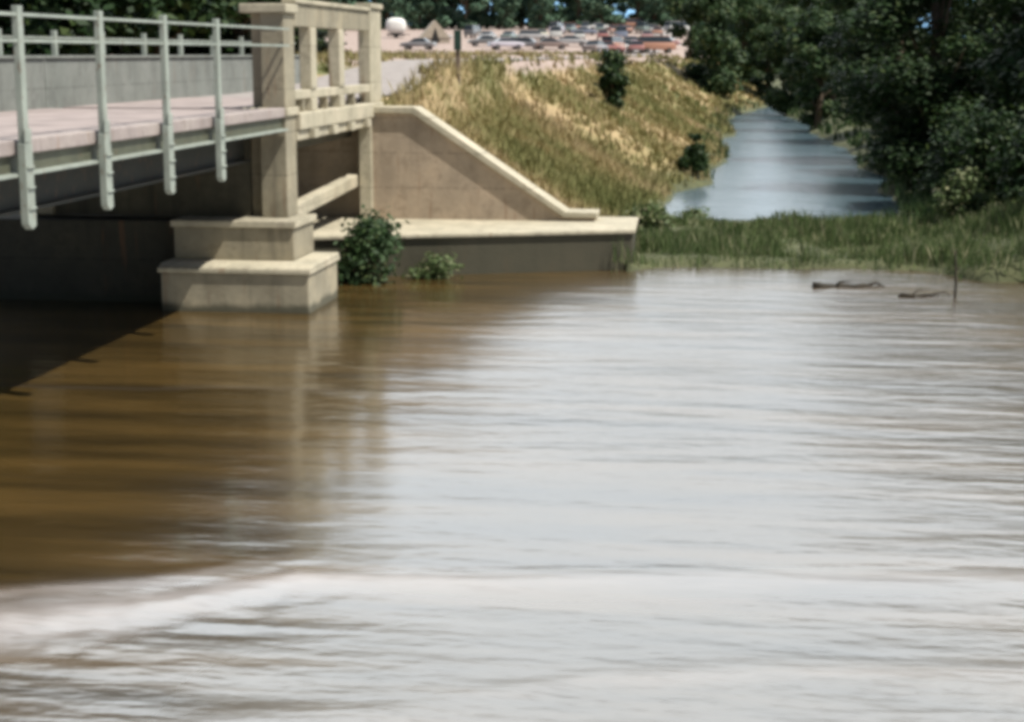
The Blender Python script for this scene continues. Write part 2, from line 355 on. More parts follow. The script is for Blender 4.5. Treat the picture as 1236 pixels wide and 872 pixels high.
t.links.new(silt, b.inputs['Base Color']); b.inputs['IOR'].default_value = 4.4
water = structure(npmesh('river_water', np.stack([WX.ravel(), WY.ravel(), WZ.ravel()], 1), np.stack([idx, idx+1, idx+nx+1, idx+nx], 1), wm, smooth=True))

C1 = np.interp(WX, [-12,-6.35,-5.17,-4.17,-.58,2.93,9], [10.6,13.5,14.25,15.0,15.6,16.1,17.2])
C2 = np.interp(WX, [-8,-4,-1,1,4,9], [9.3,11.4,12.9,13.3,13.75,14.6])
C3 = np.interp(WX, [-20,-12,-8,-4,4,9], [23.6,23.9,24.2,24.4,24.4,25])
wv = .35*vnoise(WX, WY*0, 1.1, 71)
foam = (.33*sm(-WX, 1.0, 5)+.36*sm(-WX, -8, 0))*np.exp(-((WY-C1-wv*.4)/(.34+.40*sm(-WX, 3.5, 6)))**2)+.35*sm(-WX, 4, 5.5)*np.exp(-((WY-C1-.9-wv)/.2)**2)
foam += .22*np.exp(-((WY-C2-wv*.4)/.14)**2)*sm(WX, -3, 0)+.06*np.exp(-((WY-C3-wv*.6)/.12)**2)*sm(-WX, 3, 5)
fa = water.data.attributes.new('foam', 'FLOAT', 'POINT'); fa.data.foreach_set('value', foam.ravel().astype(np.float32))

# ------------------------------------------------------------ bridge deck, piers, abutment
XE, XW = -9.0, -14.35            # near edge, far edge
BZ = 3.96
Y0, YP0, YP1, YA = -14.0, 33.05, 33.85, 41.55
deck = thing('road_bridge', 'long road bridge with pale deck and steel edge channel crossing the river', 'bridge', (XE, 20, BZ))
def L(mb, name, mat, parent, bevel=0, smooth=False):     # build from world coordinates under a parent standing at its own location
    o = mb.build(name, mat, None, bevel, smooth)
    p = parent; off = Vector((0,0,0))
    while p: off += p.location; p = p.parent
    o.data.transform(Matrix.Translation(-off)); o.parent = parent; return o
m = MB(); m.box(XW+.02, XE-.30, Y0, YP0-.02, BZ-.22, BZ+.0); L(m, 'roadway', M['sidewalk'], deck)
m = MB(); m.box(XE-.298, XE, Y0, YP0-.02, BZ-.16, BZ+.035); L(m, 'edge_kerb', M['deck_edge'], deck, .02)
m = MB(); m.box(XE-.10, XE-.07, Y0, YP0-.03, 3.56, BZ-.165)
L(m, 'edge_channel', M['steel_olive'], deck)
m = MB(); m.box(XE-.068, XE+.06, Y0, YP0-.03, 3.535, 3.575); L(m, 'bottom_flange', M['steel'], deck)
m = MB()
for gx in (-9.9, -11.0, -12.2, -13.4): m.box(gx-.02, gx+.02, Y0, YP0-.03, 2.95, BZ-.225); m.box(gx-.16, gx+.16, Y0, YP0-.03, 2.90, 2.948)
L(m, 'main_girders', M['steel_dark'], deck)
m = MB(); m.box(XW, XW+.28, Y0, YP0-.02, BZ-.4, 4.965); m.box(XW-.05, XW+.33, Y0, YP0-.02, 4.967, 5.03)
L(m, 'far_parapet', M['parapet'], deck, .015)
posts_y = [28.26-2.71*k for k in range(0, 14)]
railing = thing('bridge_railing', 'pale steel railing with tall posts hung on the near edge of the bridge', 'railing', (XE, 20, BZ))
for y in posts_y:
    if y > 31.5: continue
    m = MB(); m.box(XE+.064, XE+.15, y-.075, y+.075, 3.95, 5.66); m.box(XE+.154, XE+.172, y-.10, y+.10, 3.96, 4.14)
    m.prism_x([(y-.115, 2.93), (y+.0, 2.86), (y+.115, 2.90), (y+.115, 3.952), (y-.115, 3.952)], XE+.066, XE+.17)
    for k in range(3): m.box(XE+.1705, XE+.20, y-.10, y+.10, 3.12+.26*k, 3.145+.26*k)
    L(m, 'rail_post', M['steel'], railing, .008)
m = MB(); m.box(XE+.085, XE+.13, Y0, 33.0, 5.21, 5.25); L(m, 'middle_rail', M['steel'], railing)
m = MB(); m.box(XE+.08, XE+.135, Y0, 33.0, 5.535, 5.575); L(m, 'top_rail', M['steel'], railing)
far = thing('bridge_railing', 'pale steel rail on short posts above the far grey parapet of the bridge', 'railing', (XW, 20, 5.03))
for y in [52.9-2.71*k for k in range(0, 24)]:
    m = MB(); m.box(XW+.1, XW+.2, y-.06, y+.06, 5.033, 5.55); L(m, 'rail_post', M['steel'], far, .008)
m = MB(); m.box(XW+.13, XW+.17, Y0, 53.5, 5.38, 5.42); L(m, 'rails', M['steel'], far)

# pier
def pier(y, label):
    p = thing('bridge_pier', label, 'pier', (-11.7, y+.4, 0))
    m = MB(); m.box(-11.25, -8.22, y-1.45, y+.95, -1.2, .78); L(m, 'lower_footing', M['concrete'], p, .03)
    m = MB(); m.prism_x([(y-1.50, .785), (y+1.0, .785), (y+1.0, .88), (y+.90, .96), (y-1.2, .96), (y-1.50, .88)], -11.3, -8.17); L(m, 'footing_cap', M['coping'], p, .02)
    m = MB(); m.box(-11.2, -8.70, y-.72, y+.90, .962, 1.62); L(m, 'upper_footing', M['concrete'], p, .03)
    m = MB(); m.box(-11.25, -8.64, y-.78, y+.95, 1.622, 1.76); L(m, 'upper_footing_cap', M['coping'], p, .02)
    m = MB(); m.box(-15.6, -11.305, y-.35, y+.80, -1.2, 1.70); L(m, 'inner_plinth', M['plinth_shade'], p, .03)  # set back and coloured near-black to deepen the shade under the deck
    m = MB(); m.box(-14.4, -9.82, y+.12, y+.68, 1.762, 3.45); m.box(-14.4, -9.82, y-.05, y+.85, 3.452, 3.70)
    L(m, 'pier_wall', M['deck_shade'], p)
    for xc in (-9.41, -14.45):
        m = MB(); m.box(xc-.14, xc+.41, y, y+.8, 1.763, 3.82); m.box(xc-.41, xc-.142, y+.25, y+.8, 1.763, 3.82)
        c = L(m, 'pylon_shaft', M['concrete'], p, .02)
        if xc < -12: continue
        m = MB(); m.box(xc-.47, xc+.47, y-.06, y+.86, 3.822, 3.99); L(m, 'string_course', M['coping'], p, .02)
        m = MB(); m.box(xc-.08, xc+.41, y, y+.8, 3.992, 5.88); m.box(xc-.33, xc-.082, y+.22, y+.8, 3.992, 5.88); L(m, 'pylon_top', M['concrete'], p, .02)
        m = MB(); m.box(xc-.49, xc+.49, y-.08, y+.88, 5.882, 6.06); L(m, 'pylon_cap', M['coping'], p, .025)
    return p
pier(YP0, 'concrete pier with stepped footing and tall pylon standing in the river')
pier(3.0, 'nearer concrete pier with stepped footing below the left edge of the picture')

# concrete approach span with balustrade
ap = thing('approach_span', 'short concrete bridge span between the pier pylon and the abutment', 'bridge span', (-11.7, 37.5, BZ))
m = MB(); m.box(XW+.3, XE-.31, YP0+.82, YA+.6, BZ-.30, BZ-.002); L(m, 'roadway', M['sidewalk'], ap)
m = MB(); m.box(XE-.30, XE+.10, YP1+.03, 42.2, 3.50, 3.86); m.box(XE-.28, XE+.03, YP1+.03, 42.2, 3.28, 3.498)
L(m, 'edge_beam', M['coping'], ap, .03)
for k in range(4):
    y = 35.0+k*1.75
    m = MB(); m.prism_x([(y-.2, 3.30), (y+.2, 3.30), (y+.2, 3.495), (y-.2, 3.495)], XE+.032, XE+.16)
    L(m, 'bracket', M['coping'], ap, .015)
m = MB(); m.box(XW, XW+.28, YP0+.02, 54, 3.4, 4.965); m.box(XW-.05, XW+.33, YP0+.02, 54, 4.967, 5.03); L(m, 'far_parapet', M['parapet'], ap, .015)
m = MB(); m.box(-13.9, -9.6, YP0+.84, YA-.02, 3.0, 3.65); L(m, 'slab_beams', M['deck_shade'], ap)
bal = thing('balustrade', 'concrete balustrade of tall openings between the pylon and the end post', 'balustrade', (XE, 37.5, 3.86))
ys_p = [35.3, 37.9]
m = MB(); m.box(XE-.22, XE-.0, YP1+.02, 41.05, 5.62, 6.09); L(m, 'top_beam', M['concrete'], bal, .02)
m = MB(); m.box(XE-.26, XE+.05, YP1+.02, 41.05, 6.092, 6.19); L(m, 'top_cap', M['coping'], bal, .015)
m = MB(); m.box(XE-.22, XE-.0, YP1+.02, 41.05, 4.13, 4.32); L(m, 'bottom_rail', M['coping'], bal, .02)
for y in ys_p:
    m = MB(); m.box(XE-.24, XE+.03, y-.16, y+.30, 3.863, 4.128); m.box(XE-.24, XE+.03, y-.16, y+.30, 4.322, 5.618); L(m, 'baluster_post', M['coping'], bal, .02)
for y in (34.6, 36.7, 39.4):
    m = MB(); m.box(XE-.2, XE-.02, y-.07, y+.07, 3.863, 4.128); L(m, 'rail_foot', M['concrete'], bal)
# abutment with end post
ab = thing('bridge_abutment', 'concrete abutment wall with tall end post where the bridge meets the bank', 'abutment', (-11.7, 42, 0))
m = MB(); m.box(-14.6, -9.30, YA, 42.5, .6, 3.60); L(m, 'front_wall', M['concrete_wall'], ab, .02)
for xc in (-9.13, -14.45):
    m = MB(); m.box(xc-.16, xc+.16, 40.95, 42.45, .6, 3.74); L(m, 'pilaster', M['coping'], ab, .02)
    if xc < -12: continue
    m = MB(); m.box(xc-.17, xc+.14, 41.10, 42.40, 3.865, 6.17); L(m, 'end_post', M['coping'], ab, .02)
    m = MB(); m.box(xc-.24, xc+.19, 41.07, 42.46, 6.172, 6.30); L(m, 'end_post_cap', M['coping'], ab, .02)
m = MB(); m.prism([(-15.2,36.6),(-9.75,36.75),(-2.30,39.30),(-2.40,42.3),(-15.2,42.3)], -1.2, .87); L(m, 'footing', M['footing'], ab, .03)
m = MB(); m.prism([(-15.25,36.52),(-9.74,36.67),(-2.24,39.24),(-2.34,42.35),(-15.25,42.35)], .872, .965); L(m, 'footing_cap', M['coping'], ab, .02)
ww = thing('wing_wall', 'concrete wing wall sloping down from the end post to the river bank', 'wall', (-6, 41.6, 1))
wy0, wy1 = 41.08, 41.9
m = MB(); m.prism_y([(-8.965,.967),(-3.36,.967),(-3.36,1.06),(-4.15,1.06),(-7.95,3.60),(-8.965,3.62)], wy0, wy1); L(m, 'wall_face', M['concrete_wall'], ww)
m = MB(); prof = [(-8.965,3.622),(-7.93,3.602),(-4.12,1.062),(-3.30,1.062),(-3.30,1.19),(-4.08,1.20),(-7.88,3.76),(-8.965,3.77)]
m.prism_y(prof, wy0-.10, wy1+.05); L(m, 'coping', M['coping'], ww, .015)
# inclined strut
m = MB(); m.prism_x([(33.9,1.50),(41.2,1.78),(41.2,2.08),(33.9,1.80)], -9.62, -9.34)
tag(m.build('concrete_strut', M['coping'], None, .02), 'pale concrete strut running low between pier and abutment', 'strut')

# road on the bank
m = MB(); Y = np.concatenate([np.arange(42.2,90,2), np.arange(90,326,8)]); pz = [4.0+.85*float(sm(np.array(y),46,72))+max(0,min(y-200,130))*.036-.05 for y in Y]
v = []; f = []
for y, z in zip(Y, pz): v += [(-14.3,y,z),(-9.5,y,z)]
for k in range(len(Y)-1): f.append((2*k,2*k+1,2*k+3,2*k+2))
m.add(v, f); structure(m.build('road', M['asphalt']))

# ------------------------------------------------------------ vegetation
def blades(pos, h, w, lean=.35, seed=1):
    r = np.random.default_rng(seed); n = len(pos); a = r.random(n)*2*np.pi; d = np.stack([np.cos(a), np.sin(a), 0*a], 1)
    la = r.random(n)*2*np.pi; l = np.stack([np.cos(la), np.sin(la), 0*la], 1)*(h*lean*r.random(n))[:,None]
    up = np.zeros((n,3)); up[:,2] = h
    V = np.stack([pos-d*w[:,None]/2, pos+d*w[:,None]/2, pos+l*.45+up*.6+d*w[:,None]*.3, pos+l+up], 1).reshape(-1,3)
    k = np.arange(n)*4; F = np.concatenate([np.stack([k,k+1,k+2],1), np.stack([k,k+2,k+3],1)]); return V, F
def scatter(n, xr, yr, cond, zmin=.02):
    r = np.random.default_rng(int(n)); X = r.uniform(*xr, n); Yv = r.uniform(*yr, n); Z = hz(X, Yv); k = cond(X, Yv, Z) & (Z > zmin); return np.stack([X[k], Yv[k], Z[k]-.03], 1)
def grassy(n, xr, yr, cond, h0, h1, w0, w1, tuft=5, spread=.12):
    p = scatter(n, xr, yr, cond); p = np.repeat(p, tuft, 0); r = np.random.default_rng(n+1)
    p[:,:2] += r.normal(0, spread, (len(p),2)); return p, r.uniform(h0,h1,len(p)), r.uniform(w0,w1,len(p))
hillc = lambda X,Y,Z: ((Z < 4.25) | (Y < 62) | (np.sin(X*37.1+Y*91.7) > .8)) & (X < bankL(Y)-.1) & ~((X < -8.9) & (Y < 60)) & ~((X < -9.2) & (X > -14.6))
A = [grassy(9000, (-14,-2), (42.1,62), hillc, .12, .42, .03, .07), grassy(9000, (-22,1), (60,110), hillc, .15,.45,.06,.14), grassy(5000, (-26,4), (105,200), hillc, .2,.55,.12,.25)]
P = np.concatenate([a[0] for a in A]); Hh = np.concatenate([a[1] for a in A]); Ww = np.concatenate([a[2] for a in A])
V, F = blades(P, Hh, Ww, .5, 3)
stuff(npmesh('dry_grass', V, F, M['dry']), 'dry golden grass covering the sloping bank behind the wing wall', 'grass')
marshc = lambda X,Y,Z: (X > bankL(Y)-.6) & (Y < 52)
A = [grassy(5200, (-3.0,14), (37.5,47), marshc, .15,.50,.02,.05,7,.18), grassy(3500, (-3.2,14), (46,52.3), marshc, .10,.34,.03,.06,6,.15)]
P = np.concatenate([a[0] for a in A]); Hh = np.concatenate([a[1] for a in A]); Ww = np.concatenate([a[2] for a in A])
lump = .75+1.7*vnoise(P[:,0], P[:,1], .9, 40)+.8*vnoise(P[:,0], P[:,1], 2.5, 41); Hh = Hh*np.clip(lump, .12, 1.6)
V, F = blades(P, Hh, Ww, .45, 4)
stuff(npmesh('marsh_reeds', V, F, M['reed']), 'green reeds and rushes on the low marsh between river and creek', 'reeds')
A = [grassy(2500, (3.5,16), (48,75), lambda X,Y,Z: X > bankR(Y)-.2, .2,.6,.04,.1), grassy(1500,(2,20),(75,170), lambda X,Y,Z: X > bankR(Y)-.2, .3,.8,.1,.2), grassy(500,(-1.5,2.5),(60,160), lambda X,Y,Z: (X < bankL(Y)+.3)&(X>bankL(Y)-1.3), .3,.7,.05,.12)]
P = np.concatenate([a[0] for a in A]); Hh = np.concatenate([a[1] for a in A]); Ww = np.concatenate([a[2] for a in A])
V, F = blades(P, Hh, Ww, .45, 5)
stuff(npmesh('creek_bank_grass', V, F, M['leaf_mid']), 'rough green grass along the creek banks below the trees', 'grass')

def crown_mesh(h, r, base, n, leaf, seed, nblob=26, droop=.15, bs=(.20,.42), taper=0, fuzz=.2):
    g = np.random.default_rng(seed)
    # clumps through the crown's volume
    ph = g.random(nblob)*2*np.pi; tt = g.random(nblob)**.8; zz = base+(h-base)*tt
    prof = np.sin(np.pi*np.clip((zz-base)/(h-base), 0, 1)*.82+.28)**.8
    if taper: prof = prof*(1-taper*tt)
    rr = r*prof*np.sqrt(g.random(nblob))*.88
    C = np.stack([rr*np.cos(ph), rr*np.sin(ph), zz-droop*rr], 1); br = r*g.uniform(*bs,nblob)
    w = br**2; k = g.choice(nblob, n, p=w/w.sum())
    d = g.normal(size=(n,3)); d /= np.linalg.norm(d, axis=1)[:,None]
    rad = br[k]*(.55+.5*g.random(n)**.6)*(1+fuzz*g.normal(size=n))
    p = C[k]+d*rad[:,None]*np.array([1,1,.72])
    nrm = d+g.normal(size=(n,3))*.6; nrm[:,2] += .5; nrm /= np.linalg.norm(nrm, axis=1)[:,None]
    a = np.cross(nrm, g.normal(size=(n,3))); a /= np.linalg.norm(a, axis=1)[:,None]; b = np.cross(nrm, a)
    s = leaf*g.uniform(.6,1.4,n)[:,None]
    V = np.stack([p-a*s, p-b*s*.55, p+a*s, p+b*s*.55], 1).reshape(-1,3)
    return V, np.arange(len(V)).reshape(-1,4), C
def trunk_mb(h, r, base, C, seed):
    g = random.Random(seed); m = MB(); top = Vector((g.uniform(-.2,.2)*r, g.uniform(-.2,.2)*r, h*.8)); tr = .022*h+.05
    path = [Vector((0,0,-.4)), Vector((0,0,.1)), Vector((g.uniform(-.1,.1),g.uniform(-.1,.1),base)), top*.5+Vector((0,0,h*.15)), top]
    m.tube(path, [tr*1.35, tr*1.1, tr*.9, tr*.55, tr*.15], 8)
    for c in C[::3]:
        c = Vector(c); z = max(base*.7, c.z*.55); s = Vector((top.x*z/h, top.y*z/h, z)); mid = s.lerp(c, .5)+Vector((0,0,-.1*r))
        m.tube([s, mid, c], [tr*.4, tr*.25, tr*.07], 5)
    return m
def tree_proto(name, label, cat, h, r, base, n, leaf, mat, seed, group, nblob=26):
    root = thing(name, label, cat, (0,0,0), 0, group)
    V, F, C = crown_mesh(h, r, base, n, leaf, seed, nblob); npmesh('crown', V, F, mat, root)
    trunk_mb(h, r, base, C, seed).build('trunk', M['bark'], root, smooth=True); return root
def place(protos, spots):
    used = set()
    for (i, x, y, s, rz, label) in spots:
        z = gz(x, y)-.05; sc = (s[0], s[0], s[1]) if isinstance(s, tuple) else (s, s, s)
        if i not in used: o = protos[i]; used.add(i); o.location = (x,y,z); o.rotation_euler = (0,0,rz); o.scale = sc; o['label'] = label
        else: o = dup(protos[i], (x,y,z), rz, sc, label)
PB = None
g1 = 'trees on the right bank of the creek'
PR = [tree_proto('broadleaf_tree', '', 'tree', 12, 3.6, .8, 30000, .13, M['leaf_dark'], 11, g1, 44),
      tree_proto('broadleaf_tree', '', 'tree', 11, 3.2, .6, 26000, .13, M['leaf_dark'], 12, g1, 38)]
place(PR, [
 (0, 7.3, 63, (1.0,.72), 0, 'dark leafy tree overhanging the right edge of the creek, nearest the marsh'),
 (1, 10.6, 55, (1.0,.72), 1, 'dark leafy tree at the right edge of the picture, closest to the river'),
 (1, 7.6, 80, (1.15,.85), 2.2, 'tall dark tree leaning over the middle of the creek on its right bank'),
 (0, 11.5, 72, (1.1,.8), 3.1, 'dark tree deep in the grove behind the nearest creekside tree'),
 (0, 9.0, 98, (1.05,.9), 4.0, 'dark tree in the grove farther up the right creek bank'),
 (1, 14.0, 62, (1.1,.8), 5.0, 'large dark tree behind the tree at the right edge of the picture'),
 (1, 14.5, 86, (1.3,.9), .4, 'dark tree at the back of the grove near the right edge')])
PM = [tree_proto('broadleaf_tree', '', 'tree', 11, 3.3, .6, 12000, .22, M['leaf_mid'], 21, 'trees at the head of the creek', 34),
      tree_proto('broadleaf_tree', '', 'tree', 10, 3.0, .5, 11000, .22, M['leaf_mid'], 22, 'trees at the head of the creek', 30)]
place(PM, [
 (0, -1.7, 150, 1.0, 0, 'green tree on the left bank where the creek narrows'),
 (1, -4.6, 176, 1.0, 1.0, 'green tree on the bank top left of the narrowing creek'),
 (0, 0.9, 186, 1.1, 2.0, 'green tree standing behind the narrow head of the creek'),
 (1, 7.3, 128, 1.1, 3.0, 'mid green tree on the right bank before the creek narrows'),
 (0, 7.6, 165, 1.2, 4.0, 'mid green tree on the right bank where the creek narrows'),
 (1, 5.6, 112, (.9,.75), 1.6, 'mid green tree bending over the creek, in front of the taller grove trees'),
 (0, 4.9, 141, (.8,.75), .7, 'mid green tree overhanging the right side of the creek near its narrow head'),
 (1, 3.3, 171, (.75,.7), 2.6, 'smaller green tree closing the narrow head of the creek'),
 (1, 5.2, 262, 1.2, 5.0, 'paler green tree at the far end of the creek')])
PF = [tree_proto('broadleaf_tree', '', 'tree', 12, 4.2, .4, 3500, .42, M['leaf_far'], 31, 'far line of trees behind the car park', 22),
      tree_proto('broadleaf_tree', '', 'tree', 13, 3.8, .5, 3500, .42, M['leaf_far'], 32, 'far line of trees behind the car park', 24),
      tree_proto('broadleaf_tree', '', 'tree', 10, 3.4, .3, 9000, .2, M['leaf_dark'], 33, 'dark trees on the far bank beyond the bridge', 30)]
sp = []; g = random.Random(5)
for k in range(26):
    x = -112+k*5.6+g.uniform(-1.5,1.5); y = 352+g.uniform(-14,30)
    sp.append((k%2, x, y, (g.uniform(.9,1.25), g.uniform(.85,1.2)), g.uniform(0,6), 'pale green tree in the far line of trees behind the car park'))
for k in range(34):
    x = -112+k*4.4+g.uniform(-1.5,1.5); y = 395+g.uniform(-10,20)
    sp.append((k%2, x, y, (g.uniform(1.6,2.0), g.uniform(1.5,1.8)), g.uniform(0,6), 'pale green tree in the far line of trees behind the car park'))
lab = 'dark tree of the thicket on the far bank left of the bridge road'
for (x, y) in [(-18.5,62),(-22,70),(-26.5,74),(-30,80),(-34,84),(-39,92),(-22,92),(-27,102),(-33,112),(-40,122),(-46,116),(-20,118),(-26,138),(-36,150),(-19,86),(-48,102),(-19.8,48.5),(-23,51.5),(-27,55),(-18.6,53),(-31,60),(-36,66)]:
    if x/y > -.25: continue
    sp.append((2, x, y, (g.uniform(.95,1.3), g.uniform(.85,1.2)), g.uniform(0,6), lab))
for (x, y) in [(-17.5,58),(-20.5,63),(-24,68),(-28,72),(-32,77),(-36.5,83),(-20,76),(-24,84),(-29,92),(-34.5,98),(-40,106),(-22,110),(-31,124),(-43,100),(-26,152),(-34,170),(-42,185),(-52,200),(-48,160),(-21.3,49.5),(-25,52),(-29,57)]:
    if x/y > -.25: continue
    sp.append((2, x, y, (g.uniform(.8,1.0), g.uniform(.28,.4)), g.uniform(0,6), 'low dark bushy tree filling the foot of the thicket left of the bridge road'))
place(PF, sp)
# shrubs
def shrub(px, py, h, r, n, leaf, mat, seed, label, pos=None, nb=14):
    p = Vector(pos) if pos else at(px, py); root = thing('shrub', label, 'shrub', (p.x, p.y, p.z-.05))
    V, F, C = crown_mesh(h, r, 0.02*h, n, leaf, seed, nb*2, .0, (.16,.5), .5, .34); npmesh('foliage', V, F, mat, root)
    m = MB()
    for c in C[::1]: m.tube([(0,0,-.1), (c[0]*.5, c[1]*.5, c[2]*.5), tuple(c)], [.05, .03, .012], 5)
    m.build('stem', M['bark'], root); return root
shrub(738, 134, 2.5, .85, 3500, .12, M['leaf_dark'], 51, 'small dark upright bush alone on the dry grassy slope')
shrub(838, 214, 1.6, .62, 2500, .09, M['leaf_dark'], 52, 'dark bush at the foot of the slope beside the creek')
shrub(0, 0, 1.3, 1.0, 3000, .075, M['leaf_mid'], 57, 'leafy bush growing out of the water at the left end of the footing', (-8.05, 36.5, 0), 11)
shrub(0, 0, .42, .75, 900, .06, M['reed'], 54, 'low green plant at the waterline against the footing, right of the leafy bush', (-6.75, 37.25, 0), 6)
for k, (x, y, h, r, l) in enumerate([(8.2,46.5,1.9,1.3,'dark shrub on the marsh edge in front of the grove'), (10.3,45,2.0,1.5,'dark shrub at the water edge near the right side of the picture'),
    (7.2,54,2.4,1.5,'dark shrub at the foot of the nearest creekside tree'), (9.6,50.5,2.6,1.6,'tall dark shrub between marsh and grove'), (7.0,72,2.5,1.5,'dark shrub hanging over the right edge of the creek'),
    (8.6,43.2,2.2,1.5,'dark shrub at the water edge right of the wooden stake'), (11.8,47.5,3.0,1.9,'broad dark shrub behind the water edge at the far right'), (7.6,50.0,2.2,1.5,'dark shrub at the back of the marsh left of the tall dark shrub'), (6.4,47.5,1.1,.8,'small shrub among the reeds at the right end of the marsh'), (-2.2,46.5,.8,.6,'small shrub in the reeds at the foot of the dry slope'), (-1.2,53,.7,.7,'low shrub on the bank at the left mouth of the creek')]):
    shrub(0, 0, h, r, 5000 if h > 1.5 else 1800, .09, M['leaf_dark'] if h > 1.5 else M['reed'], 60+k, l, (x, y, gz(x,y)), 16)

# ------------------------------------------------------------ logs and stake in the river
def log(p0, p1, r, label, seed):
    g = random.Random(seed); p0 = Vector(p0); p1 = Vector(p1); pts = [p0.lerp(p1, k/7)+Vector((g.uniform(-.05,.05), g.uniform(-.12,.12), g.uniform(-.04,.03))) for k in range(8)]
    m = MB(); m.tube(pts, [r*(1-.5*k/7)*g.uniform(.9,1.1) for k in range(8)], 9); m.tube([pts[2], pts[2]+Vector((.12,-.05,.14)), pts[2]+Vector((.4,-.1,.17))], [r*.35,r*.25,r*.1], 6); m.tube([pts[5], pts[5]+Vector((.3,.12,.06)), pts[5]+Vector((.5,.1,-.05))], [r*.35,r*.3,r*.1], 6)
    tag(m.build('log', M['log'], None, smooth=True), label, 'log')
log((1.85,36.7,.02), (3.35,37.3,-.02), .11, 'thick dark log lying in the water in front of the marsh', 1)
log((3.55,35.5,.02), (4.45,35.75,.02), .06, 'thin drifting branch in the river right of the thick dark log', 2)
m = MB(); m.tube([(4.72,35.6,-.6), (4.74,35.6,.3), (4.70,35.62,1.0)], [.035,.03,.02], 7); m.tube([(4.73,35.6,.55),(4.85,35.6,.75)], [.015,.008], 5)
tag(m.build('stake', M['log'], None), 'thin upright wooden stake standing in the river by the marsh', 'stake')

# ------------------------------------------------------------ sign on the slope
p = at(553, 101); sg = thing('road_sign', 'dark green sign board on a thin post at the top of the dry slope', 'sign', p)
sc_ = p.y/2050
m = MB(); m.box(-.06,.06,-.05,.05,-.3,61*sc_); m.build('post', M['post_wood'], sg)
m = MB(); m.box(-4.6*sc_,4.6*sc_,-.09,-.055,37*sc_,61*sc_); m.build('board', M['sign_green'], sg, .005)

# ------------------------------------------------------------ cars in the car park
def car_proto(kind, mat, label):
    root = thing('parked_car', label, 'car', (0,0,0), 0, 'cars in the far car park')
    if kind == 'sedan': body = [(-2.25,.38),(2.2,.35),(2.3,.6),(2.2,.85),(1.2,.98),(-1.3,1.0),(-2.3,.92),(-2.35,.6)]; cab = [(1.15,.985),(.45,1.42),(-.85,1.45),(-1.5,1.003)]
    elif kind == 'wagon': body = [(-2.3,.38),(2.2,.35),(2.3,.6),(2.2,.88),(1.25,1.0),(-2.3,1.02),(-2.38,.6)]; cab = [(1.2,1.005),(.55,1.5),(-2.0,1.52),(-2.25,1.023)]
    else: body = [(-2.3,.4),(2.2,.4),(2.35,.7),(2.25,1.15),(1.9,1.3),(-2.35,1.32),(-2.38,.6)]; cab = [(1.88,1.305),(1.5,1.95),(1.2,2.05),(-2.2,2.05),(-2.35,1.323)]
    m = MB(); m.prism_y(body, -.86, .86); m.build('body', mat, root, .07, True)
    m = MB(); n = len(cab); i0 = [(x,-.78 if z < 1.35 else -.62, z) for x,z in cab]; i1 = [(x,-y,z) for x,y,z in i0]
    m.add(i0+i1, [tuple(range(n)), tuple(range(n,2*n))[::-1]]+[(i,n+i,n+(i+1)%n,(i+1)%n) for i in range(n)])
    g = m.build('window_glass', M['glass'], root, .03)
    zt = max(z for _,z in cab); xa = [x for x,z in cab if z > zt-.12]
    m = MB(); m.box(min(xa)-.03, max(xa)+.03, -.65,.65, zt-.01, zt+.05); m.build('roof', mat, root, .02)
    for x in (-1.4, 1.4):
        for y in (-.80, .80):
            m = MB(); m.tube([(x,y-.1,.32),(x,y+.1,.32)], .32, 14); w = m.build('wheel', M['tyre'], root)
            m = MB(); sgn = 1 if y > 0 else -1; m.tube([(x,y+sgn*.10,.32),(x,y+sgn*.115,.32)], .17, 10); m.build('hubcap', M['chrome'], w)
    for y in (-.6,.6):
        m = MB(); m.tube([(2.26,y,.68),(2.34,y,.68)], .11, 10); m.build('headlight', M['lamp_glass'], root)
    for x in (2.30, -2.46):
        m = MB(); m.box(x,x+.12,-.8,.8,.42,.54); m.build('bumper', M['chrome'], root, .02)
    return root
cols = {'white': (.75,.75,.73), 'cream': (.62,.58,.4), 'red': (.38,.06,.04), 'blue': (.12,.17,.30), 'grey': (.22,.22,.24), 'brown': (.18,.09,.06), 'green': (.07,.14,.11), 'lilac': (.62,.58,.70), 'orange': (.55,.20,.08), 'black': (.03,.03,.035), 'silver': (.5,.5,.52)}
pm = {k: paint(k+'_car_paint', tuple(.62*x+.38*.35 for x in v)) for k, v in cols.items()}
protos = {}
